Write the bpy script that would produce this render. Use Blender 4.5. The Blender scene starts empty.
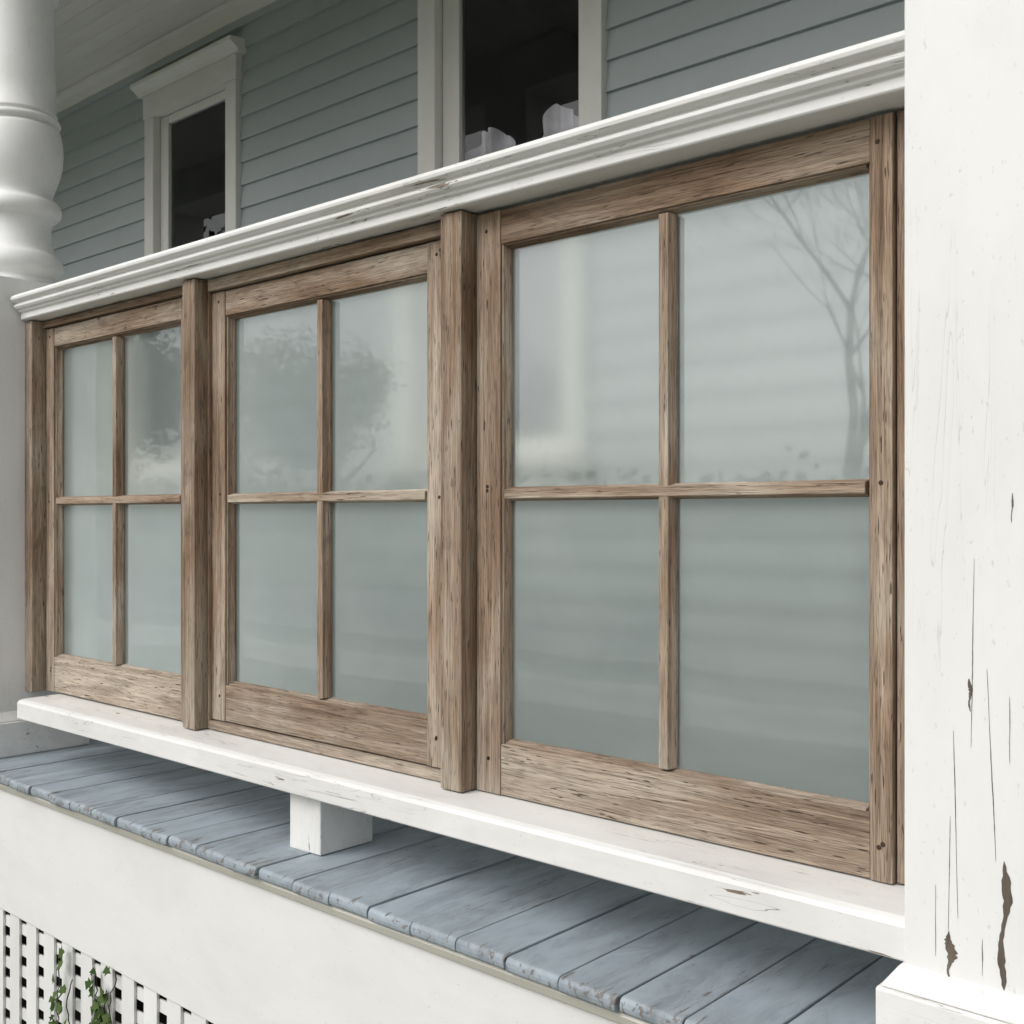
import bpy, math, random
from mathutils import Vector, Matrix
random.seed(7)
scene = bpy.context.scene
COL = scene.collection

# ------------------------------------------------------------------ node helpers
def new_mat(name):
    m = bpy.data.materials.new(name); m.use_nodes = True
    nt = m.node_tree; nt.nodes.clear()
    out = nt.nodes.new("ShaderNodeOutputMaterial")
    return m, nt, out
def L(nt, a, b): nt.links.new(a, b)
def gc_node(nt):
    a = nt.nodes.new("ShaderNodeAttribute"); a.attribute_name = "gc"; return a.outputs["Vector"]
def rnd_node(nt):
    a = nt.nodes.new("ShaderNodeAttribute"); a.attribute_name = "rnd"; return a.outputs["Fac"]
def pos_node(nt):
    return nt.nodes.new("ShaderNodeNewGeometry").outputs["Position"]
def mapped(nt, vec, scale):
    m = nt.nodes.new("ShaderNodeMapping"); m.inputs["Scale"].default_value = scale
    L(nt, vec, m.inputs["Vector"]); return m.outputs["Vector"]
def noise(nt, vec, scale=1.0, detail=3, rough=0.55, dist=0.0):
    n = nt.nodes.new("ShaderNodeTexNoise")
    n.inputs["Scale"].default_value = scale; n.inputs["Detail"].default_value = detail
    n.inputs["Roughness"].default_value = rough; n.inputs["Distortion"].default_value = dist
    L(nt, vec, n.inputs["Vector"]); return n.outputs["Fac"]
def ramp(nt, fac, stops):
    r = nt.nodes.new("ShaderNodeValToRGB"); cr = r.color_ramp
    while len(cr.elements) > 1: cr.elements.remove(cr.elements[-1])
    cr.elements[0].position = stops[0][0]; c = stops[0][1]
    cr.elements[0].color = (c, c, c, 1) if isinstance(c, (int, float)) else (*c, 1)
    for p, c in stops[1:]:
        e = cr.elements.new(p); e.color = (c, c, c, 1) if isinstance(c, (int, float)) else (*c, 1)
    L(nt, fac, r.inputs["Fac"]); return r.outputs["Color"]
def mix(nt, fac, a, b, mode='MIX'):
    m = nt.nodes.new("ShaderNodeMix"); m.data_type = 'RGBA'; m.blend_type = mode
    for s, v in ((0, fac), (6, a), (7, b)):
        if hasattr(v, "links"): L(nt, v, m.inputs[s])
        elif isinstance(v, (int, float)) and s != 0: m.inputs[s].default_value = (v, v, v, 1)
        elif s == 0: m.inputs[s].default_value = v
        else: m.inputs[s].default_value = (*v, 1)
    return m.outputs[2]
def math_(nt, op, a, b=0.0):
    m = nt.nodes.new("ShaderNodeMath"); m.operation = op
    for i, v in enumerate((a, b)):
        if hasattr(v, "links"): L(nt, v, m.inputs[i])
        else: m.inputs[i].default_value = v
    return m.outputs[0]
def maprange(nt, v, a, b, c=0.0, d=1.0):
    m = nt.nodes.new("ShaderNodeMapRange"); L(nt, v, m.inputs["Value"])
    for k, x in (("From Min", a), ("From Max", b), ("To Min", c), ("To Max", d)): m.inputs[k].default_value = x
    return m.outputs[0]
def posc(nt, ax="Z"):
    sep = nt.nodes.new("ShaderNodeSeparateXYZ"); L(nt, pos_node(nt), sep.inputs[0]); return sep.outputs[ax]
def bump(nt, h, strength, dist, normal=None):
    b = nt.nodes.new("ShaderNodeBump"); b.inputs["Strength"].default_value = strength
    b.inputs["Distance"].default_value = dist; L(nt, h, b.inputs["Height"])
    if normal is not None: L(nt, normal, b.inputs["Normal"])
    return b.outputs["Normal"]
def principled(nt, out, color, rough=0.6, normal=None, spec=0.4):
    p = nt.nodes.new("ShaderNodeBsdfPrincipled")
    if hasattr(color, "links"): L(nt, color, p.inputs["Base Color"])
    else: p.inputs["Base Color"].default_value = (*color, 1)
    p.inputs["Roughness"].default_value = rough
    p.inputs["Specular IOR Level"].default_value = spec
    if normal is not None: L(nt, normal, p.inputs["Normal"])
    L(nt, p.outputs[0], out.inputs["Surface"]); return p

# ------------------------------------------------------------------ materials
def make_wood():
    m, nt, out = new_mat("weathered_wood")
    gc = gc_node(nt); rn = rnd_node(nt)
    fine = noise(nt, mapped(nt, gc, (16, 680, 680)), 1, 2, 0.6)
    mid = noise(nt, mapped(nt, gc, (1.5, 70, 70)), 1, 4, 0.7, 0.6)
    big = noise(nt, mapped(nt, gc, (2.4, 9, 9)), 1, 2, 0.5, 0.6)
    t = math_(nt, 'ADD', math_(nt, 'MULTIPLY', mid, 0.60), math_(nt, 'MULTIPLY', big, 0.40))
    c1 = ramp(nt, t, [(0.34, (0.135, 0.078, 0.046)), (0.44, (0.255, 0.162, 0.102)), (0.54, (0.375, 0.258, 0.175)), (0.68, (0.50, 0.375, 0.272))])
    c2 = ramp(nt, t, [(0.34, (0.205, 0.158, 0.12)), (0.48, (0.36, 0.295, 0.23)), (0.66, (0.55, 0.475, 0.385))])
    low = maprange(nt, posc(nt), 1.30, 1.0)
    greyf = math_(nt, 'ADD', math_(nt, 'MULTIPLY', low, 0.50), math_(nt, 'MULTIPLY', rn, 0.40))
    greyf = math_(nt, 'ADD', greyf, ramp(nt, big, [(0.40, 0.05), (0.66, 0.6)]))
    gm = nt.nodes.new("ShaderNodeClamp"); L(nt, greyf, gm.inputs[0])
    c = mix(nt, gm.outputs[0], c1, c2)
    c = mix(nt, 0.8, c, ramp(nt, fine, [(0.30, 0.30), (0.45, 0.95), (0.7, 1.25)]), 'MULTIPLY')
    ln = math_(nt, 'ABSOLUTE', math_(nt, 'SUBTRACT', math_(nt, 'FRACT', math_(nt, 'MULTIPLY', mid, 7.0)), 0.5))
    lm = ramp(nt, ln, [(0.0, 0.42), (0.09, 0.0)])
    c = mix(nt, lm, c, (0.11, 0.072, 0.048))
    crk = noise(nt, mapped(nt, gc, (24, 270, 270)), 1, 1, 0.5)
    ck = ramp(nt, crk, [(0.68, 0.0), (0.73, 0.85)])
    c = mix(nt, ck, c, (0.05, 0.034, 0.025))
    st = ramp(nt, noise(nt, mapped(nt, gc, (8, 16, 16)), 1, 3, 0.6, 0.6), [(0.60, 0.0), (0.74, 0.5)])
    c = mix(nt, st, c, (0.11, 0.080, 0.060))
    c = mix(nt, 1.0, c, ramp(nt, rn, [(0, 0.86), (1, 1.12)]), 'MULTIPLY')
    h = math_(nt, 'ADD', fine, math_(nt, 'MULTIPLY', mid, 0.8))
    h = math_(nt, 'SUBTRACT', h, math_(nt, 'MULTIPLY', math_(nt, 'ADD', ck, lm), 0.6))
    principled(nt, out, c, 0.78, bump(nt, h, 0.75, 0.003), 0.2)
    return m
def make_paint(name, base, chips=0.6, crackz=None, dirt=0.5, rough=0.5, chipcol=(0.16, 0.125, 0.095), simple=False, stretch=(4, 42), cracks=0.85, edge=None, grime=0.0):
    m, nt, out = new_mat(name)
    gc = gc_node(nt); rn = rnd_node(nt)
    d = noise(nt, mapped(nt, gc, (2.2, 5, 5)), 1, 4, 0.65, 0.3)
    spk = noise(nt, mapped(nt, gc, (70, 150, 150)), 1, 2, 0.6)
    c = mix(nt, ramp(nt, d, [(0.42, 0.0), (0.78, dirt)]), base, tuple(b * f for b, f in zip(base, (0.78, 0.76, 0.72))))
    c = mix(nt, ramp(nt, spk, [(0.66, 0.0), (0.76, 0.35)]), c, tuple(b * 0.5 for b in base))
    c = mix(nt, 1.0, c, ramp(nt, rn, [(0, 0.93), (1, 1.03)]), 'MULTIPLY')
    brush = noise(nt, mapped(nt, gc, (9, 48, 48)), 1, 2, 0.5)
    h = math_(nt, 'MULTIPLY', brush, 0.35)
    if grime:
        g = noise(nt, mapped(nt, gc, (5, 14, 14)), 1, 4, 0.7, 0.5)
        c = mix(nt, grime, c, ramp(nt, g, [(0.32, 0.55), (0.5, 0.95), (0.7, 1.18)]), 'MULTIPLY')
    if not simple:
        ch = noise(nt, mapped(nt, gc, (stretch[0], stretch[1], stretch[1])), 1, 4, 0.6, 0.4)
        v = math_(nt, 'ADD', ch, math_(nt, 'MULTIPLY', d, 0.5))
        if crackz is not None:
            v = math_(nt, 'ADD', v, math_(nt, 'MULTIPLY', maprange(nt, posc(nt), crackz[0], crackz[1]), crackz[2]))
        if edge is not None:
            v = math_(nt, 'ADD', v, math_(nt, 'MULTIPLY', maprange(nt, posc(nt, edge[0]), edge[1], edge[2]), edge[3]))
        t = 1.06 - 0.12 * chips
        cm = ramp(nt, v, [(t, 0.0), (t + 0.010, 1.0)])
        cw = mix(nt, spk, tuple(x * 0.6 for x in chipcol), tuple(x * 2.2 for x in chipcol))
        c = mix(nt, cm, c, cw)
        cr = noise(nt, mapped(nt, gc, (1.5, 26, 26)), 1, 3, 0.6, 0.8)
        line = math_(nt, 'ABSOLUTE', math_(nt, 'SUBTRACT', cr, 0.5))
        clm = math_(nt, 'MULTIPLY', ramp(nt, line, [(0.0, 1.0), (0.004, 0.0)]), ramp(nt, d, [(0.49, 0.0), (0.58, cracks)]))
        c = mix(nt, clm, c, tuple(0.22 * x for x in base))
        h = math_(nt, 'SUBTRACT', math_(nt, 'ADD', h, math_(nt, 'MULTIPLY', ch, 0.15)), math_(nt, 'MULTIPLY', math_(nt, 'ADD', cm, clm), 0.5))
    principled(nt, out, c, rough, bump(nt, h, 0.4, 0.003), 0.4)
    return m
def make_simple(name, c0, c1, scale, rough=0.8, bs=0.4, bd=0.01, stretch=(1, 1, 1)):
    m, nt, out = new_mat(name)
    p = mapped(nt, pos_node(nt), stretch)
    n1 = noise(nt, p, scale, 4, 0.65); n2 = noise(nt, p, scale * 0.13, 2, 0.5)
    c = mix(nt, n1, c0, c1); c = mix(nt, 1.0, c, ramp(nt, n2, [(0.3, 0.7), (0.7, 1.2)]), 'MULTIPLY')
    principled(nt, out, c, rough, bump(nt, n1, bs, bd), 0.3)
    return m
def make_frosted():
    m, nt, out = new_mat("frosted_glass")
    p = pos_node(nt)
    spk = noise(nt, p, 330, 1, 0.6); cloud = noise(nt, p, 3.0, 4, 0.65, 0.5)
    col = mix(nt, ramp(nt, cloud, [(0.3, 0.0), (0.7, 1.0)]), (0.355, 0.41, 0.40), (0.48, 0.53, 0.51))
    col = mix(nt, ramp(nt, spk, [(0.69, 0.0), (0.76, 0.6)]), col, (0.74, 0.76, 0.73))
    dif = nt.nodes.new("ShaderNodeBsdfDiffuse"); L(nt, col, dif.inputs[0])
    tra = nt.nodes.new("ShaderNodeBsdfTranslucent"); tra.inputs[0].default_value = (0.62, 0.68, 0.66, 1)
    ref = nt.nodes.new("ShaderNodeBsdfRefraction"); ref.inputs["Color"].default_value = (0.90, 0.94, 0.91, 1)
    ref.inputs["Roughness"].default_value = 0.52; ref.inputs["IOR"].default_value = 1.06
    m1 = nt.nodes.new("ShaderNodeMixShader"); m1.inputs[0].default_value = 0.2
    L(nt, dif.outputs[0], m1.inputs[1]); L(nt, tra.outputs[0], m1.inputs[2])
    m2 = nt.nodes.new("ShaderNodeMixShader"); m2.inputs[0].default_value = 0.55
    L(nt, m1.outputs[0], m2.inputs[1]); L(nt, ref.outputs[0], m2.inputs[2])
    gl = nt.nodes.new("ShaderNodeBsdfGlossy"); gl.inputs["Roughness"].default_value = 0.028
    gl.inputs["Color"].default_value = (0.95, 0.97, 0.97, 1)
    L(nt, bump(nt, noise(nt, p, 2.2, 1, 0.4), 0.10, 0.02), gl.inputs["Normal"])
    fr = nt.nodes.new("ShaderNodeFresnel"); fr.inputs[0].default_value = 1.9
    m3 = nt.nodes.new("ShaderNodeMixShader")
    L(nt, fr.outputs[0], m3.inputs[0]); L(nt, m2.outputs[0], m3.inputs[1]); L(nt, gl.outputs[0], m3.inputs[2])
    L(nt, m3.outputs[0], out.inputs["Surface"])
    return m
def make_pane():
    m, nt, out = new_mat("window_glass")
    tr = nt.nodes.new("ShaderNodeBsdfTransparent"); tr.inputs[0].default_value = (0.90, 0.92, 0.92, 1)
    gl = nt.nodes.new("ShaderNodeBsdfGlossy"); gl.inputs["Roughness"].default_value = 0.01
    fr = nt.nodes.new("ShaderNodeFresnel"); fr.inputs[0].default_value = 1.7
    mx = nt.nodes.new("ShaderNodeMixShader"); L(nt, fr.outputs[0], mx.inputs[0])
    L(nt, tr.outputs[0], mx.inputs[1]); L(nt, gl.outputs[0], mx.inputs[2])
    L(nt, mx.outputs[0], out.inputs["Surface"]); return m
def make_leaf(name, a, b):
    m, nt, out = new_mat(name)
    c = mix(nt, rnd_node(nt), a, b)
    d = nt.nodes.new("ShaderNodeBsdfDiffuse"); L(nt, c, d.inputs[0])
    L(nt, d.outputs[0], out.inputs[0]); return m

WOOD = make_wood()
WHITE = make_paint("white_paint", (0.81, 0.81, 0.795), chips=0.12, crackz=(1.5, 1.0, 0.03), stretch=(3.2, 42), cracks=0.3, dirt=0.4)
WHITE_WORN = make_paint("white_paint_worn", (0.81, 0.805, 0.785), chips=0.80, dirt=0.6, grime=0.12)
SKIRT = make_paint("white_skirt_paint", (0.77, 0.77, 0.755), simple=True, dirt=0.45)
CREAM = make_paint("cream_trim_paint", (0.66, 0.64, 0.57), simple=True)
TRIM = make_paint("window_trim_paint", (0.80, 0.79, 0.74), simple=True)
SIDE = make_paint("blue_grey_siding_paint", (0.44, 0.48, 0.485), simple=True, dirt=0.35, rough=0.55)
DECK = make_paint("blue_grey_deck_paint", (0.32, 0.37, 0.41), chips=1.0, dirt=0.8, rough=0.62, chipcol=(0.13, 0.125, 0.12), stretch=(9, 70), cracks=0.95, edge=("Y", -.17, -.236, .10), grime=0.65)
CEIL = make_paint("ceiling_paint", (0.72, 0.70, 0.65), simple=True)
FROST = make_frosted(); PANE = make_pane()
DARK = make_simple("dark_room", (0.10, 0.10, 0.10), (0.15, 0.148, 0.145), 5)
NAIL = make_simple("rusty_nail", (0.03, 0.02, 0.014), (0.07, 0.04, 0.025), 200, 0.7)
BARE = make_simple("bare_old_wood", (0.07, 0.055, 0.042), (0.21, 0.175, 0.14), 160, 0.9, 0.8, 0.003, (1, 1, 0.08))
REFL = make_simple("reflection_sheet_tone", (0.82, 0.77, 0.83), (0.92, 0.89, 0.92), 60, 0.9)  # pale tone stands in for a bright reflection in the pane
SOIL = make_simple("crawlspace_soil", (0.03, 0.025, 0.02), (0.06, 0.05, 0.04), 20, 0.95)
GRASS = make_simple("lawn_grass", (0.045, 0.07, 0.022), (0.10, 0.12, 0.05), 30, 0.95, 0.8, 0.03)
ASPH = make_simple("asphalt", (0.04, 0.04, 0.042), (0.065, 0.064, 0.062), 80, 0.85)
CONC = make_simple("concrete", (0.28, 0.27, 0.25), (0.40, 0.39, 0.36), 25, 0.85)
ROOF = make_simple("roof_shingle", (0.05, 0.052, 0.055), (0.10, 0.10, 0.10), 40, 0.9)
BARK = make_simple("tree_bark", (0.05, 0.04, 0.03), (0.12, 0.10, 0.08), 20, 0.95, 0.8, 0.02, (1, 1, 0.2))
LEAF = make_leaf("tree_leaf", (0.04, 0.065, 0.025), (0.11, 0.14, 0.06))
IVY = make_leaf("ivy_leaf", (0.03, 0.06, 0.02), (0.10, 0.14, 0.05))

# ------------------------------------------------------------------ mesh builder
import bmesh
class B:
    def __init__(s): s.v = []; s.f = []; s.mi = []; s.gc = []; s.rn = []; s.sm = []
    def add(s, verts, faces, mat=0, grain='x', rnd=None, smooth=False):
        r = random.random() if rnd is None else rnd
        off = Vector((random.uniform(0, 40), random.uniform(0, 40), random.uniform(0, 40)))
        o = len(s.v)
        for p in verts:
            p = Vector(p); s.v.append(p)
            q = {'x': (p.x, p.y, p.z), 'y': (p.y, p.x, p.z), 'z': (p.z, p.x, p.y)}[grain]
            s.gc.append(Vector(q) + off); s.rn.append(r)
        for f in faces:
            s.f.append([o + i for i in f]); s.mi.append(mat); s.sm.append(smooth)
    def box(s, x0, x1, y0, y1, z0, z1, mat=0, grain='x', rnd=None, jit=0.0):
        v = [(x, y, z) for x in (x0, x1) for y in (y0, y1) for z in (z0, z1)]
        if jit: v = [tuple(c + random.uniform(-jit, jit) for c in p) for p in v]
        s.add(v, [(0, 1, 3, 2), (4, 6, 7, 5), (0, 4, 5, 1), (2, 3, 7, 6), (0, 2, 6, 4), (1, 5, 7, 3)], mat, grain, rnd)
    def loft(s, A, C, mat=0, grain='x', rnd=None, smooth=False):
        n = len(A); v = list(A) + list(C)
        f = [(i, (i + 1) % n, n + (i + 1) % n, n + i) for i in range(n)]
        f += [tuple(range(n - 1, -1, -1)), tuple(range(n, 2 * n))]
        s.add(v, f, mat, grain, rnd, smooth)
    def xprism(s, prof, x0, x1, mat=0, rnd=None):
        s.loft([(x0, y, z) for y, z in prof], [(x1, y, z) for y, z in prof], mat, 'x', rnd)
    def zprism(s, prof, z0, z1, mat=0, rnd=None):
        s.loft([(x, y, z0) for x, y in prof], [(x, y, z1) for x, y in prof], mat, 'z', rnd)
    def lathe(s, cx, cy, prof, n=48, mat=0):
        v = []; f = []
        for z, r in prof:
            for i in range(n):
                a = 2 * math.pi * i / n; v.append((cx + r * math.cos(a), cy + r * math.sin(a), z))
        for k in range(len(prof) - 1):
            for i in range(n):
                j = (i + 1) % n; f.append((k * n + i, k * n + j, (k + 1) * n + j, (k + 1) * n + i))
        s.add(v, f, mat, 'z', None, True)
    def tube(s, a, b, r0, r1, n=6, mat=0, rnd=None):
        a = Vector(a); b = Vector(b); d = (b - a).normalized()
        u = d.orthogonal().normalized(); w = d.cross(u)
        A = [a + (u * math.cos(t) + w * math.sin(t)) * r0 for t in [2 * math.pi * i / n for i in range(n)]]
        C = [b + (u * math.cos(t) + w * math.sin(t)) * r1 for t in [2 * math.pi * i / n for i in range(n)]]
        s.loft(A, C, mat, 'z', rnd, True)
    def obj(s, name, mats, parent=None, bevel=0.0, seg=2, recalc=True):
        me = bpy.data.meshes.new(name)
        me.from_pydata([tuple(p) for p in s.v], [], s.f)
        for m in mats: me.materials.append(m)
        me.polygons.foreach_set("material_index", s.mi)
        me.polygons.foreach_set("use_smooth", s.sm)
        g = me.attributes.new("gc", 'FLOAT_VECTOR', 'POINT'); g.data.foreach_set("vector", [c for p in s.gc for c in p])
        r = me.attributes.new("rnd", 'FLOAT', 'POINT'); r.data.foreach_set("value", s.rn)
        if recalc:
            bm = bmesh.new(); bm.from_mesh(me); bmesh.ops.recalc_face_normals(bm, faces=bm.faces); bm.to_mesh(me); bm.free()
        me.update()
        o = bpy.data.objects.new(name, me); COL.objects.link(o)
        if bevel:
            b = o.modifiers.new("bevel", 'BEVEL'); b.width = bevel; b.segments = seg; b.limit_method = 'ANGLE'; b.angle_limit = math.radians(35)
        if parent: o.parent = parent
        return o
def empty(name, loc=(0, 0, 0)):
    e = bpy.data.objects.new(name, None); e.empty_display_size = 0.2; COL.objects.link(e); return e

# ------------------------------------------------------------------ levels
GZ = -0.15; DZ = 0.801; SILL_T = 1.007; SILL_B = 0.943; HEAD = 2.229; CAM_Z = 1.59
WALL = 1.30; CEILZ = 3.957

# ------------------------------------------------------------------ frosted sash windows
def sash(name, x0, x1, gx0, gx1, gm, z0, z1, gz0, gz1, gzm, yo=0.0):
    par = empty(name)
    b = B(); bd = 0.009; T = 0.050
    ix0, ix1, iz0, iz1 = gx0 - bd, gx1 + bd, gz0 - bd, gz1 + bd
    b.box(x0, ix0, yo, yo + T, z0, z1, 0, 'z')
    b.box(ix1, x1, yo, yo + T, z0, z1, 0, 'z')
    b.box(ix0 + .0006, ix1 - .0006, yo + .0015, yo + T - .001, iz1, z1 - .001, 0, 'x')
    b.box(ix0 + .0006, ix1 - .0006, yo + .0015, yo + T - .001, z0 + .001, iz0, 0, 'x')
    ya, yb = yo + 0.006, yo + 0.0295
    for (xa, xb, s_) in ((ix0, gx0, 1), (ix1, gx1, -1)):
        b.zprism([(xa - .001 * s_, ya), (xa + .004 * s_, ya), (xa + .005 * s_, ya + .008), (xb, yb - .006), (xb, yb), (xa - .001 * s_, yb)], iz0, iz1)
    for (za, zb, s_) in ((iz0, gz0, 1), (iz1, gz1, -1)):
        b.xprism([(ya + .0004, za - .001 * s_), (ya + .0004, za + .004 * s_), (ya + .0084, za + .005 * s_), (yb - .0056, zb), (yb - .0004, zb), (yb - .0004, za - .001 * s_)], gx0, gx1)
    def prof(c, w, w2, y1, y2): return [(c - w, y1), (c + w, y1), (c + w + .001, y1 + .006), (c + w2, y2 - .007), (c + w2, y2), (c - w2, y2), (c - w2, y2 - .007), (c - w - .001, y1 + .006)]
    b.zprism(prof(gm, .0105, .0155, yo + .003, yb), gz0, gzm - .004)
    b.zprism(prof(gm, .0105, .0155, yo + .003, yb), gzm + .004, gz1)
    p = [(y, z) for z, y in prof(gzm, .0095, .0145, yo + .002, yb - .0004)]
    b.xprism(p, gx0, gx1)
    b.box(gm - .009, gm + .009, yo + .0315, yo + .048, gz0, gz1, 0, 'z')
    b.box(gx0, gx1, yo + .0316, yo + .0472, gzm - .009, gzm + .009, 0, 'x')
    xs = ((x0 + ix0) / 2, (x1 + ix1) / 2)
    for x in xs:
        for z in ((z1 + iz1) / 2, (z0 + iz0) / 2 + .01, gzm + .005):
            for k in range(random.choice((1, 1, 2))):
                xx = x + random.uniform(-.008, .008); zz = z + random.uniform(-.012, .012)
                A = [(xx + .0045 * math.cos(t * math.pi / 5), yo - .0008, zz + .0045 * math.sin(t * math.pi / 5)) for t in range(10)]
                C = [(q[0], yo + .004, q[2]) for q in A]
                b.loft(A, C, 1, 'z')
    b.obj("wooden_sash", [WOOD, NAIL], par, 0.0016)
    g = B(); y = yo + .0305
    g.add([(gx0 - .004, y, gz0 - .004), (gx1 + .004, y, gz0 - .004), (gx1 + .004, y, gz1 + .004), (gx0 - .004, y, gz1 + .004)], [(0, 1, 2, 3)], 0)
    g.obj("frosted_panes", [FROST], par, recalc=False)
    return par
W3 = sash("frosted_glass_window", -1.628, -0.722, -1.551, -0.768, -1.156, 1.008, 2.225, 1.123, 2.145, 1.634)
W2 = sash("frosted_glass_window", -2.632, -1.716, -2.562, -1.795, -2.169, 1.034, 2.194, 1.141, 2.118, 1.634, 0.006)
W1 = sash("frosted_glass_window", -3.604, -2.712, -3.542, -2.795, -3.164, 1.010, 2.204, 1.134, 2.134, 1.636, 0.004)

# ------------------------------------------------------------------ window framing posts and jambs
fr = empty("window_frame")
b = B()
for (a, c) in ((-1.695, -1.6325), (-2.703, -2.643), (-3.672, -3.612)):
    b.box(a, c, -.042, .06, SILL_T + .0015, HEAD + .0005, 0, 'z', jit=.0008)
b.box(-1.712, -1.697, -.012, .05, SILL_T + .0015, HEAD - .001, 0, 'z')
b.box(-2.6405, -2.634, -.004, .05, SILL_T + .0015, HEAD - .001, 0, 'z')
b.box(-.7195, -.6475, .010, .05, SILL_T + .0015, HEAD - .001, 0, 'z')
b.box(-2.632, -1.714, -.005, .05, SILL_T + .0015, 1.031, 0, 'x')
b.box(-2.632, -1.714, -.009, .05, 2.198, HEAD, 0, 'x')
b.box(-3.610, -2.705, -.006, .05, 2.208, HEAD, 0, 'x')
b.obj("posts_and_jambs", [WOOD], fr, .0025)
b = B()
for a, c in ((-1.63, -1.60), (-.75, -.71), (-2.64, -2.60), (-1.74, -1.70), (-3.612, -3.57), (-2.74, -2.70)):
    b.box(a, c, .057, .068, SILL_T + .002, HEAD - .002, 0, 'z')
b.obj("rear_stops", [WOOD], fr)

# ------------------------------------------------------------------ porch railing: cap, sill, block
rl = empty("porch_railing")
b = B()
cap = [(.10, 2.2330), (.10, 2.294), (.06, 2.307), (0, 2.314), (-.07, 2.3125), (-.084, 2.3105), (-.092, 2.306), (-.0955, 2.299), (-.094, 2.292), (-.088, 2.2875), (-.079, 2.286),
       (-.0775, 2.2825), (-.083, 2.2785), (-.0835, 2.272), (-.078, 2.2655), (-.070, 2.2615), (-.0675, 2.2565), (-.0615, 2.2555), (-.0600, 2.2525), (-.0600, 2.2365), (-.057, 2.2333)]
b.xprism(cap, -3.650, -.6475)
b.obj("cap_rail", [WHITE_WORN], rl, .0012)
b = B()
sl = [(.10, SILL_B), (.10, SILL_T - .0015), (.0, SILL_T - .0015), (-.112, SILL_T - .003), (-.124, SILL_T - .007), (-.128, SILL_T - .014), (-.128, SILL_B + .003), (-.125, SILL_B)]
b.xprism(sl, -3.525, -.6475)
b.obj("sill_rail", [WHITE_WORN], rl, .0012)
b = B()
b.box(-2.155, -2.041, -.09, .07, DZ + .001, SILL_B - .001, 0, 'z', jit=.0015)
b.obj("support_block", [WHITE_WORN], rl, .003)

# ------------------------------------------------------------------ columns
def column(cx, cy=0.0, half=0.14):
    par = empty("porch_column")
    b = B(); h = half; ph = .170
    zb = 0.946
    b.box(cx - h, cx + h, cy - h, cy + h, zb - .005, 2.372, 0, 'z', jit=0)
    b.box(cx - h, cx + h, cy - h, cy + h, 3.42, 3.72, 0, 'z')
    b.obj("square_blocks", [WHITE], par, .0035)
    b = B()
    b.box(cx - ph, cx + ph, cy - ph, cy + ph, DZ + .001, .915, 0, 'x')
    o1 = [(cx + a * (ph - .004), cy + c * (ph - .004), .9155) for a, c in ((-1, -1), (1, -1), (1, 1), (-1, 1))]
    o2 = [(cx + a * (h + .004), cy + c * (h + .004), .946) for a, c in ((-1, -1), (1, -1), (1, 1), (-1, 1))]
    b.loft(o1, o2, 0, 'x')
    b.obj("plinth", [WHITE_WORN], par, .004)
    prof = [(2.366, .105), (2.374, .124), (2.384, .126), (2.392, .118), (2.400, .119), (2.412, .131), (2.430, .139), (2.450, .139), (2.468, .132), (2.478, .124), (2.482, .115), (2.50, .109), (2.53, .101), (2.565, .099), (2.595, .104),
            (2.604, .109), (2.607, .121), (2.618, .130), (2.634, .133), (2.650, .130), (2.661, .121), (2.664, .109), (2.675, .105), (2.69, .106), (2.715, .114), (2.75, .126), (2.79, .135), (2.83, .138), (2.87, .136), (2.90, .131), (2.910, .127), (2.913, .117), (2.922, .116),
            (2.924, .127), (2.933, .130), (2.942, .127), (2.944, .116), (2.952, .115), (2.954, .120), (2.962, .120), (2.966, .116), (3.05, .1145), (3.2, .112), (3.34, .110), (3.36, .112), (3.365, .122), (3.385, .126), (3.40, .122), (3.43, .12)]
    prof = [(z, r * 1.04) for z, r in prof]
    b = B(); b.lathe(cx, cy, prof, 64)
    b.obj("turned_shaft", [WHITE], par)
    return par
column(-3.800); rc = column(-.506); column(2.82); column(-7.12)
b = B(); st = random.getstate(); random.seed(44)
def peel(x, zc, hgt, wid, lean=0.0, n=26, jag=.35):
    yv = -.14 - .0005; l = []; r = []
    ph = random.uniform(0, 6)
    for i in range(n + 1):
        t = i / n; z = zc - hgt / 2 + hgt * t
        env = math.sin(math.pi * t) ** .6 * (0.65 + .35 * math.sin(t * 7 + ph))
        mx = x + lean * (t - .5) + wid * .18 * math.sin(t * 9 + ph)
        l.append((mx - wid / 2 * env * random.uniform(1 - jag, 1 + jag) - .0002, yv, z)); r.append((mx + wid / 2 * env * random.uniform(1 - jag, 1 + jag) + .0002, yv, z))
    v = l + r; m = n + 1
    b.add(v, [(i, m + i, m + i + 1, i + 1) for i in range(n)], 0, 'z')
peel(-.5527, 1.342, .046, .0065); peel(-.580, .976, .066, .015); peel(-.5075, 1.035, .175, .017, .006)
peel(-.549, 1.40, .26, .0008, .004, 40, .6); peel(-.572, 1.16, .26, .0008, -.006, 40, .6); peel(-.524, 1.25, .26, .0010, -.012, 40, .6); peel(-.581, 1.08, .18, .0006, .003, 40, .6)
peel(-.497, 1.60, .04, .0022, .002); peel(-.500, 1.30, .09, .0008); peel(-.600, 1.02, .10, .0006); peel(-.536, .985, .05, .0010)
b.obj("peeled_paint_patches", [BARE], rc, recalc=False); random.setstate(st)

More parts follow.
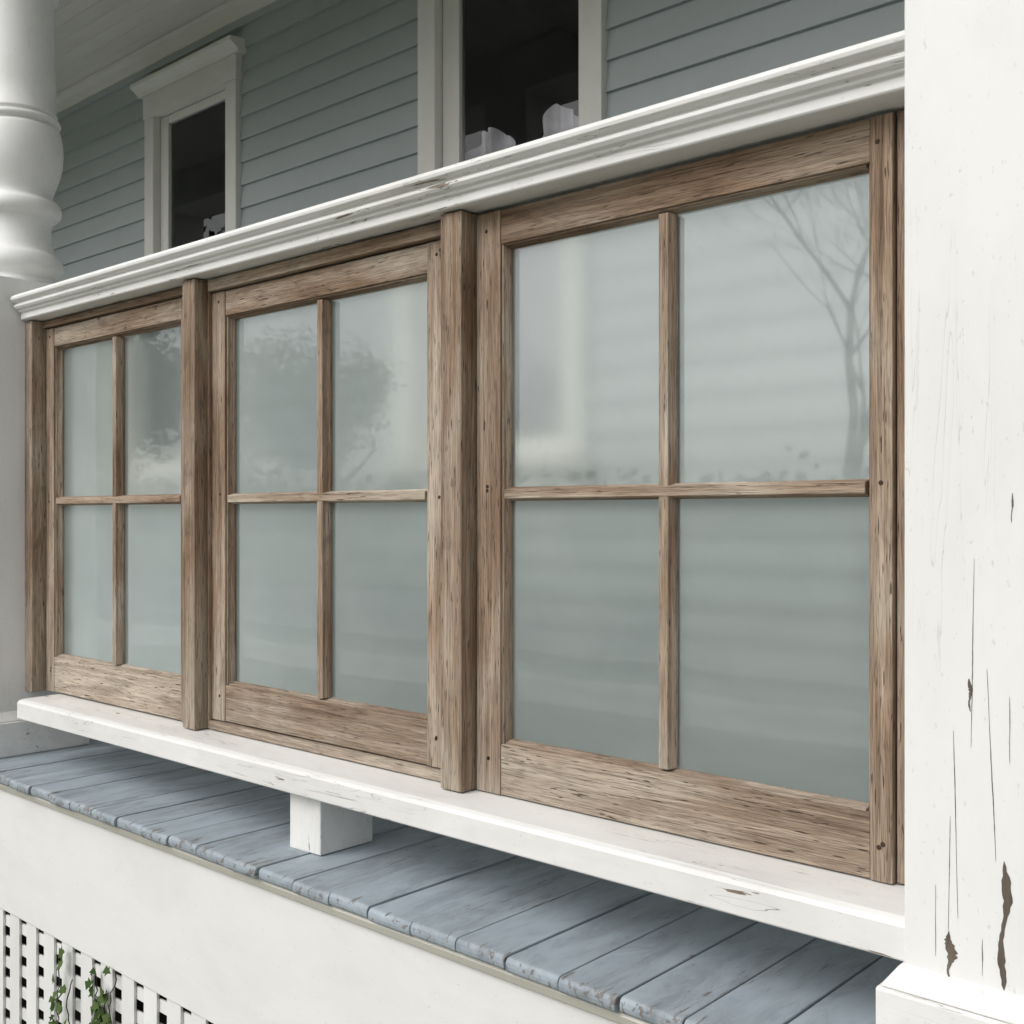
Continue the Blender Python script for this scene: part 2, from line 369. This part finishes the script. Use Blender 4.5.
# ------------------------------------------------------------------ deck, skirt, lattice
dk = empty("porch_deck")
b = B(); x = -9.3
while x < 4.5:
    w = .1245; yf = -.236 + random.uniform(-.005, .005); dz = random.uniform(-.0016, .0016)
    zt = DZ + dz; zl = DZ - .028 + dz
    prof = [(yf + .006, zl), (yf, zl + .006), (yf - .001, zl + .014), (yf, zt - .006), (yf + .005, zt - .001), (yf + .010, zt), (WALL - .03, zt), (WALL - .03, zl)]
    b.xprism(prof, x, x + w - .0022 - random.random() * .0036)
    n = len(prof) * 2
    for i in range(n):
        g0 = b.gc[-n + i]
        b.gc[-n + i] = Vector((g0.y, g0.x, g0.z)) + Vector((b.rn[-n] * 31, 0, 0))
    x += w
b.obj("deck_boards", [DECK], dk, .0022)
b = B()
b.xprism([(-.218, DZ - .0295), (-.222, DZ - .036), (-.214, DZ - .052), (-.2055, DZ - .058), (-.2035, DZ - .0295)], -9.3, 4.5)
b.obj("cove_trim", [CREAM], dk)
b = B()
b.box(-9.3, 4.5, -.2025, -.175, .372, DZ - .030, 0, 'x')
b.obj("fascia_board", [SKIRT], dk, .003)
b = B()
for y0 in (.1, .5, .9): b.box(-9.3, 4.5, y0, y0 + .05, .60, DZ - .030, 0, 'x')
b.obj("joists", [WOOD], dk)

lt = empty("lattice_skirt")
b = B(); X0, X1 = -7.0, 1.0
sx, sz = .112, .064
x = X0
while x < X1:
    b.box(x, x + .064, -.1985, -.1905, GZ + .02, .3705, 0, 'z'); x += sx
z = .372 - .020
while z > GZ + .02:
    b.box(X0, X1, -.1900, -.183, z - .033, z, 0, 'x'); z -= sz
b.obj("lattice_slats", [SKIRT], lt, .001)

# ------------------------------------------------------------------ ivy
iv = B()
def leaf(bb, c, s_, nrm, up, mat=0, rnd=None):
    n_ = Vector(nrm).normalized(); u = Vector(up); u = (u - n_ * u.dot(n_)).normalized(); w = n_.cross(u)
    pts = [(0, -.45), (.42, -.38), (.30, -.05), (.55, .12), (.20, .22), (0, .6), (-.20, .22), (-.55, .12), (-.30, -.05), (-.42, -.38)]
    bb.add([Vector(c) + w * (p[0] * s_) + u * (p[1] * s_) + n_ * (abs(p[0]) * s_ * .25) for p in pts], [tuple(range(10))], mat, 'x', rnd)
for k in range(9):
    p = Vector((-2.95 + random.uniform(-.14, .12), -.205, GZ))
    n_ = 26
    top = random.uniform(.22, .42)
    for i in range(n_):
        q = p + Vector((random.uniform(-.014, .016), random.uniform(-.004, .004), (top - GZ) / n_))
        q.y = min(-.202, max(-.222, q.y))
        iv.tube(p, q, .0018, .0016, 5, 1)
        if random.random() < (.6 if q.z > .1 else .5):
            leaf(iv, q + Vector((random.uniform(-.02, .02), -.012, 0)), random.uniform(.018, .044), (random.uniform(-.6, .6), -1, random.uniform(-.1, .8)), (random.uniform(-1, 1), 0, random.uniform(-1, .3)))
        p = q
iv.obj("ivy_plant", [IVY, BARK])

# ------------------------------------------------------------------ house
house = empty("clapboard_house")
HX0, HX1 = -9.5, 4.5
openings = [(-5.165, -4.360), (-3.142, -2.250), (-.35, .75)]
OZ0, OZ1 = 1.76, 3.70
segs_open = []; x = HX0
for a, c in openings: segs_open.append((x, a)); x = c
segs_open.append((x, HX1))
b = B(); z = DZ; ex = .105
while z < CEILZ:
    zt = min(z + ex, CEILZ + .02)
    prof = [(WALL, z), (WALL - .027, z), (WALL - .0265, z + .002), (WALL - .013, zt), (WALL, zt)]
    segs = segs_open if (z + ex > OZ0 - .06 and z < OZ1 + .07) else [(HX0, HX1)]
    for a, c in segs:
        cuts = [a]; q = a + random.uniform(1.5, 4)
        while q < c - .5: cuts.append(q); q += random.uniform(2.4, 4)
        cuts.append(c)
        for i in range(len(cuts) - 1): b.xprism(prof, cuts[i] + .0006, cuts[i + 1] - .0006)
    z += ex
b.obj("clapboard_siding", [SIDE], house)
b = B()
for a, c in segs_open: b.box(a, c, WALL + .001, WALL + .12, OZ0 - .06, OZ1 + .07, 0, 'x')
b.box(HX0, HX1, WALL + .001, WALL + .12, GZ, OZ0 - .0605, 0); b.box(HX0, HX1, WALL + .001, WALL + .12, OZ1 + .0705, 7.0, 0)
b.box(HX0, HX0 + .12, WALL + .1205, 9.0, GZ, 7.0, 0); b.box(HX1 - .12, HX1, WALL + .1205, 9.0, GZ, 7.0, 0)
b.box(HX0, HX1, 9.0005, 9.12, GZ, 7.0, 0)
b.obj("walls", [SIDE], house)
b = B()
b.loft([(HX0 - .4, WALL - .5, 6.8), (HX0 - .4, 9.6, 6.8), (HX0 - .4, 5.2, 9.6)], [(HX1 + .4, WALL - .5, 6.8), (HX1 + .4, 9.6, 6.8), (HX1 + .4, 5.2, 9.6)], 0)
b.loft([(HX0, -.55, 4.02), (HX0, WALL - .001, 4.02), (HX0, WALL - .001, 4.65), (HX0, -.55, 4.10)], [(HX1, -.55, 4.02), (HX1, WALL - .001, 4.02), (HX1, WALL - .001, 4.65), (HX1, -.55, 4.10)], 0)
b.obj("roof", [ROOF], house)
b = B(); y = -.10
while y < WALL - .02:
    b.box(HX0, HX1, y, y + .0838, CEILZ, CEILZ + .02, 0, 'x', jit=0); y += .085
b.box(HX0, HX1, -.54, -.1505, CEILZ + .03, CEILZ + .06, 0, 'x')
b.obj("porch_ceiling", [CEIL], house, .002)
b = B()
b.box(HX0, HX1, -.15, -.10, 3.72, CEILZ + .06, 0, 'x'); b.box(HX0, HX1, .10, .15, 3.72, CEILZ - .001, 0, 'x'); b.box(HX0, HX1, -.10, .10, 3.72, 3.74, 0, 'x')
b.xprism([(WALL - .0, CEILZ - .002), (WALL - .075, CEILZ - .002), (WALL - .07, CEILZ - .02), (WALL - .045, CEILZ - .035), (WALL - .03, CEILZ - .075), (WALL - 0, CEILZ - .075)], HX0, HX1)
b.obj("porch_beam_and_crown", [TRIM], house, .002)

def house_window(x0, x1, gx0, gx1):
    par = empty("house_window"); par.parent = house
    b = B(); yf = WALL - .05
    cw = min(gx0 - x0, x1 - gx1) - .035
    cw = max(.085, cw)
    b.box(x0, x0 + cw, yf, WALL + .06, OZ0 + .03, 3.60, 0, 'z'); b.box(x1 - cw, x1, yf, WALL + .06, OZ0 + .03, 3.60, 0, 'z')
    b.box(x0 - .008, x1 + .008, yf - .004, WALL + .06, 3.6005, 3.715, 0, 'x')
    b.xprism([(WALL, 3.7155), (yf - .012, 3.7155), (yf - .020, 3.728), (yf - .045, 3.745), (yf - .058, 3.752), (yf - .058, 3.772), (WALL, 3.785)], x0 - .04, x1 + .04)
    b.xprism([(WALL + .06, 1.745), (yf - .045, 1.745), (yf - .048, 1.775), (WALL + .06, 1.7895)], x0 - .04, x1 + .04)
    b.box(x0, x1, yf + .01, WALL, 1.655, 1.7445, 0, 'x')
    ys = WALL - .01; sa = x0 + cw + .003; sb = x1 - cw - .003; zm = 2.71
    for (za, zb, yy) in ((zm - .02, 3.597, ys), (1.793, zm + .02, ys + .036)):
        b.box(sa, gx0, yy, yy + .035, za, zb, 0, 'z'); b.box(gx1, sb, yy, yy + .035, za, zb, 0, 'z')
        b.box(gx0 + .0005, gx1 - .0005, yy + .001, yy + .034, zb - .04, zb - .001, 0, 'x')
        b.box(gx0 + .0005, gx1 - .0005, yy + .001, yy + .034, za + .001, za + (.04 if za > 2 else .066), 0, 'x')
    b.obj("casing_and_sashes", [TRIM], par, .003)
    g = B()
    for (za, zb, yy) in ((zm, 3.57, ys + .018), (1.84, zm, ys + .054)):
        g.add([(gx0 - .003, yy, za), (gx1 + .003, yy, za), (gx1 + .003, yy, zb), (gx0 - .003, yy, zb)], [(0, 1, 2, 3)])
    g.obj("window_panes", [PANE], par, recalc=False)
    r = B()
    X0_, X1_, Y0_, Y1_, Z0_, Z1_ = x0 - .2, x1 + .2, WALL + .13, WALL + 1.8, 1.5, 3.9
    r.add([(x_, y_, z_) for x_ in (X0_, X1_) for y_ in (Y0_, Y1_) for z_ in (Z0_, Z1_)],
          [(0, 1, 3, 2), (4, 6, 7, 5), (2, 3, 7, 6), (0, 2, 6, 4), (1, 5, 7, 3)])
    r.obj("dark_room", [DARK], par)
    return par
house_window(-5.165, -4.360, -5.004, -4.478)
hw = house_window(-3.142, -2.250, -2.955, -2.380)
house_window(-.35, .75, -.18, .58)
# added sheet inside the near window, top edge shaped as a bright reflection
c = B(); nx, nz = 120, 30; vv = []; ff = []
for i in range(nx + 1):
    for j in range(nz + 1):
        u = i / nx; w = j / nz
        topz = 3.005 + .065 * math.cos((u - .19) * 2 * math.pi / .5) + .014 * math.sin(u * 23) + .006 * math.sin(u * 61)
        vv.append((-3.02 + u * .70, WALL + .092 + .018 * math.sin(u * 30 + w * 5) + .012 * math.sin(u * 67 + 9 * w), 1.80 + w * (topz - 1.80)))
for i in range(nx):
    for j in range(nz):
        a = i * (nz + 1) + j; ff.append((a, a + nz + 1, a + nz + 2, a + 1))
c.add(vv, ff, 0, 'z', None, True); c.obj("reflection_sheet", [REFL], hw)

# ------------------------------------------------------------------ ground, street
def sheet(name, x0, x1, y0, y1, z, mat):
    s = B(); s.add([(x0, y0, z), (x1, y0, z), (x1, y1, z), (x0, y1, z)], [(0, 1, 2, 3)]); return s.obj(name, [mat], recalc=False)
sheet("ground", -400, 400, -400, 400, GZ, GRASS)
sheet("crawlspace_floor", HX0, HX1, -.17, WALL, GZ + .006, SOIL)
sheet("street", -120, 120, -15.5, -8.5, GZ + .008, ASPH)
b = B(); b.box(-120, 120, -8.5, -8.35, GZ - .05, GZ + .12, 0); b.box(-120, 120, -15.65, -15.5, GZ - .05, GZ + .12, 0); b.obj("kerb", [CONC], None, .01)
b = B(); x = -60
while x < 60: b.box(x, x + 1.49, -7.4, -6.0, GZ - .04, GZ + .03, 0); x += 1.5
b.obj("sidewalk", [CONC], None, .006)
b = B(); x = -9
while x < 4.5: b.box(x, x + .89, -2.9, -.9, GZ - .04, GZ + .02, 0); x += .9
b.obj("front_path", [CONC], None, .006)

# ------------------------------------------------------------------ trees
def branch(bb, p, d, r, ln, depth, tips, n=6, spread=.55, rng=random):
    q = p; segs = 3
    dd = d.copy()
    for i in range(segs):
        dd = (dd + Vector((rng.gauss(0, .13), rng.gauss(0, .13), rng.gauss(.03, .08)))).normalized()
        q2 = q + dd * (ln / segs); r2 = r * (1 - .13)
        bb.tube(q, q2, r, r2, n if depth > 2 else 4, 0); q = q2; r = r2
        if depth <= 2: tips.append(q.copy())
        if depth > 0 and i == 1 and rng.random() < .8:
            sd = (dd + Vector((rng.gauss(0, spread), rng.gauss(0, spread), rng.gauss(.1, .3)))).normalized()
            branch(bb, q, sd, r * .55, ln * .72, depth - 1, tips, n, spread)
    if depth > 0:
        for k in range(2 if rng.random() < .6 else 3):
            sd = (dd + Vector((rng.gauss(0, spread), rng.gauss(0, spread), rng.gauss(.08, .3)))).normalized()
            branch(bb, q, sd, r * rng.uniform(.58, .78), ln * rng.uniform(.68, .85), depth - 1, tips, n, spread)
def bare_tree(x, y, h, seed, rr=.013):
    random.seed(seed); bb = B(); tips = []
    branch(bb, Vector((0, 0, 0)), Vector((0, 0, 1)), h * rr, h * .24, 6, tips)
    o = bb.obj("bare_tree", [BARK]); o.location = (x, y, GZ); return o
def leafy(h, seed, nl=14000):
    random.seed(seed); bb = B(); tips = []
    branch(bb, Vector((0, 0, 0)), Vector((0, 0, 1)), h * .022, h * .26, 4, tips, 6, .6)
    for i in range(nl):
        t = random.choice(tips) + Vector((random.gauss(0, .05), random.gauss(0, .05), random.gauss(0, .045))) * h
        s_ = random.uniform(.05, .11)
        n_ = Vector((random.gauss(0, 1), random.gauss(0, 1), random.gauss(0, 1) + .4)).normalized(); u = n_.orthogonal().normalized(); w = n_.cross(u)
        bb.add([t - u * s_, t + w * s_ * .6, t + u * s_, t - w * s_ * .6], [(0, 1, 2, 3)], 1)
    return bb.obj("leafy_tree", [BARK, LEAF])
bare_tree(-5.5, -11.0, 10.0, 12)
bare_tree(-16.5, -9.0, 9.0, 9)
t0 = leafy(9.0, 21); t0.location = (-19, -7.0, GZ)
for (x, y, s_, rz) in ((-27, -13, 1.2, 1), (-34, -7, 1.2, 4), (-31, -24, 1.2, 2), (7, -22, 1.1, .5), (18, -19, 1.2, 3)):
    o = bpy.data.objects.new("leafy_tree", t0.data); COL.objects.link(o); o.location = (x, y, GZ); o.scale = (s_,) * 3; o.rotation_euler = (0, 0, rz)
random.seed(5)
dt = B()
for k in range(150):
    a = math.radians(150 + 240 * (k + random.random()) / 150); R = random.uniform(120, 150)
    cx, cy = R * math.cos(a), R * math.sin(a); hh = random.uniform(4, 8)
    for i in range(150):
        p = Vector((cx + random.gauss(0, 3.5), cy + random.gauss(0, 3.5), GZ + abs(random.gauss(hh * .4, hh * .28))))
        s_ = random.uniform(.5, 1.1); n_ = Vector((random.gauss(0, 1), random.gauss(0, 1), random.gauss(0, 1))).normalized(); u = n_.orthogonal().normalized(); w = n_.cross(u)
        dt.add([p - u * s_, p + w * s_ * .7, p + u * s_, p - w * s_ * .7], [(0, 1, 2, 3)], 0)
dt.obj("distant_trees", [LEAF])

# ------------------------------------------------------------------ light and camera
EL, AZ = 45, 195
w = bpy.data.worlds.new("World"); scene.world = w; w.use_nodes = True
nt = w.node_tree; nt.nodes.clear()
sky = nt.nodes.new("ShaderNodeTexSky"); sky.sky_type = 'NISHITA'; sky.sun_disc = False
sky.sun_elevation = math.radians(EL); sky.sun_rotation = math.radians(AZ); sky.dust_density = 4.0; sky.air_density = 1.0
hs = nt.nodes.new("ShaderNodeHueSaturation"); hs.inputs["Saturation"].default_value = 0.14; hs.inputs["Value"].default_value = 1.16
bg = nt.nodes.new("ShaderNodeBackground"); bg.inputs["Strength"].default_value = 0.15
wo = nt.nodes.new("ShaderNodeOutputWorld")
nt.links.new(sky.outputs[0], hs.inputs["Color"]); nt.links.new(hs.outputs[0], bg.inputs[0]); nt.links.new(bg.outputs[0], wo.inputs[0])
sd = bpy.data.lights.new("sun", 'SUN'); sd.energy = 0.75; sd.angle = math.radians(35); sd.color = (1.0, .975, .945)
so = bpy.data.objects.new("sun", sd); COL.objects.link(so)
az = math.radians(AZ); el = math.radians(EL)
dirv = Vector((math.sin(az) * math.cos(el), math.cos(az) * math.cos(el), math.sin(el)))
so.rotation_euler = dirv.to_track_quat('Z', 'Y').to_euler()

cd = bpy.data.cameras.new("camera"); cam = bpy.data.objects.new("camera", cd); COL.objects.link(cam)
cd.sensor_width = 36; cd.lens = 39.02; cd.clip_end = 1000; cd.clip_start = .05; cd.shift_y = .003
cam.location = (0, -1.7, CAM_Z); cam.rotation_euler = (math.radians(90), 0, math.radians(41.93))
scene.camera = cam
scene.view_settings.view_transform = 'Standard'; scene.view_settings.look = 'None'; scene.view_settings.exposure = 0
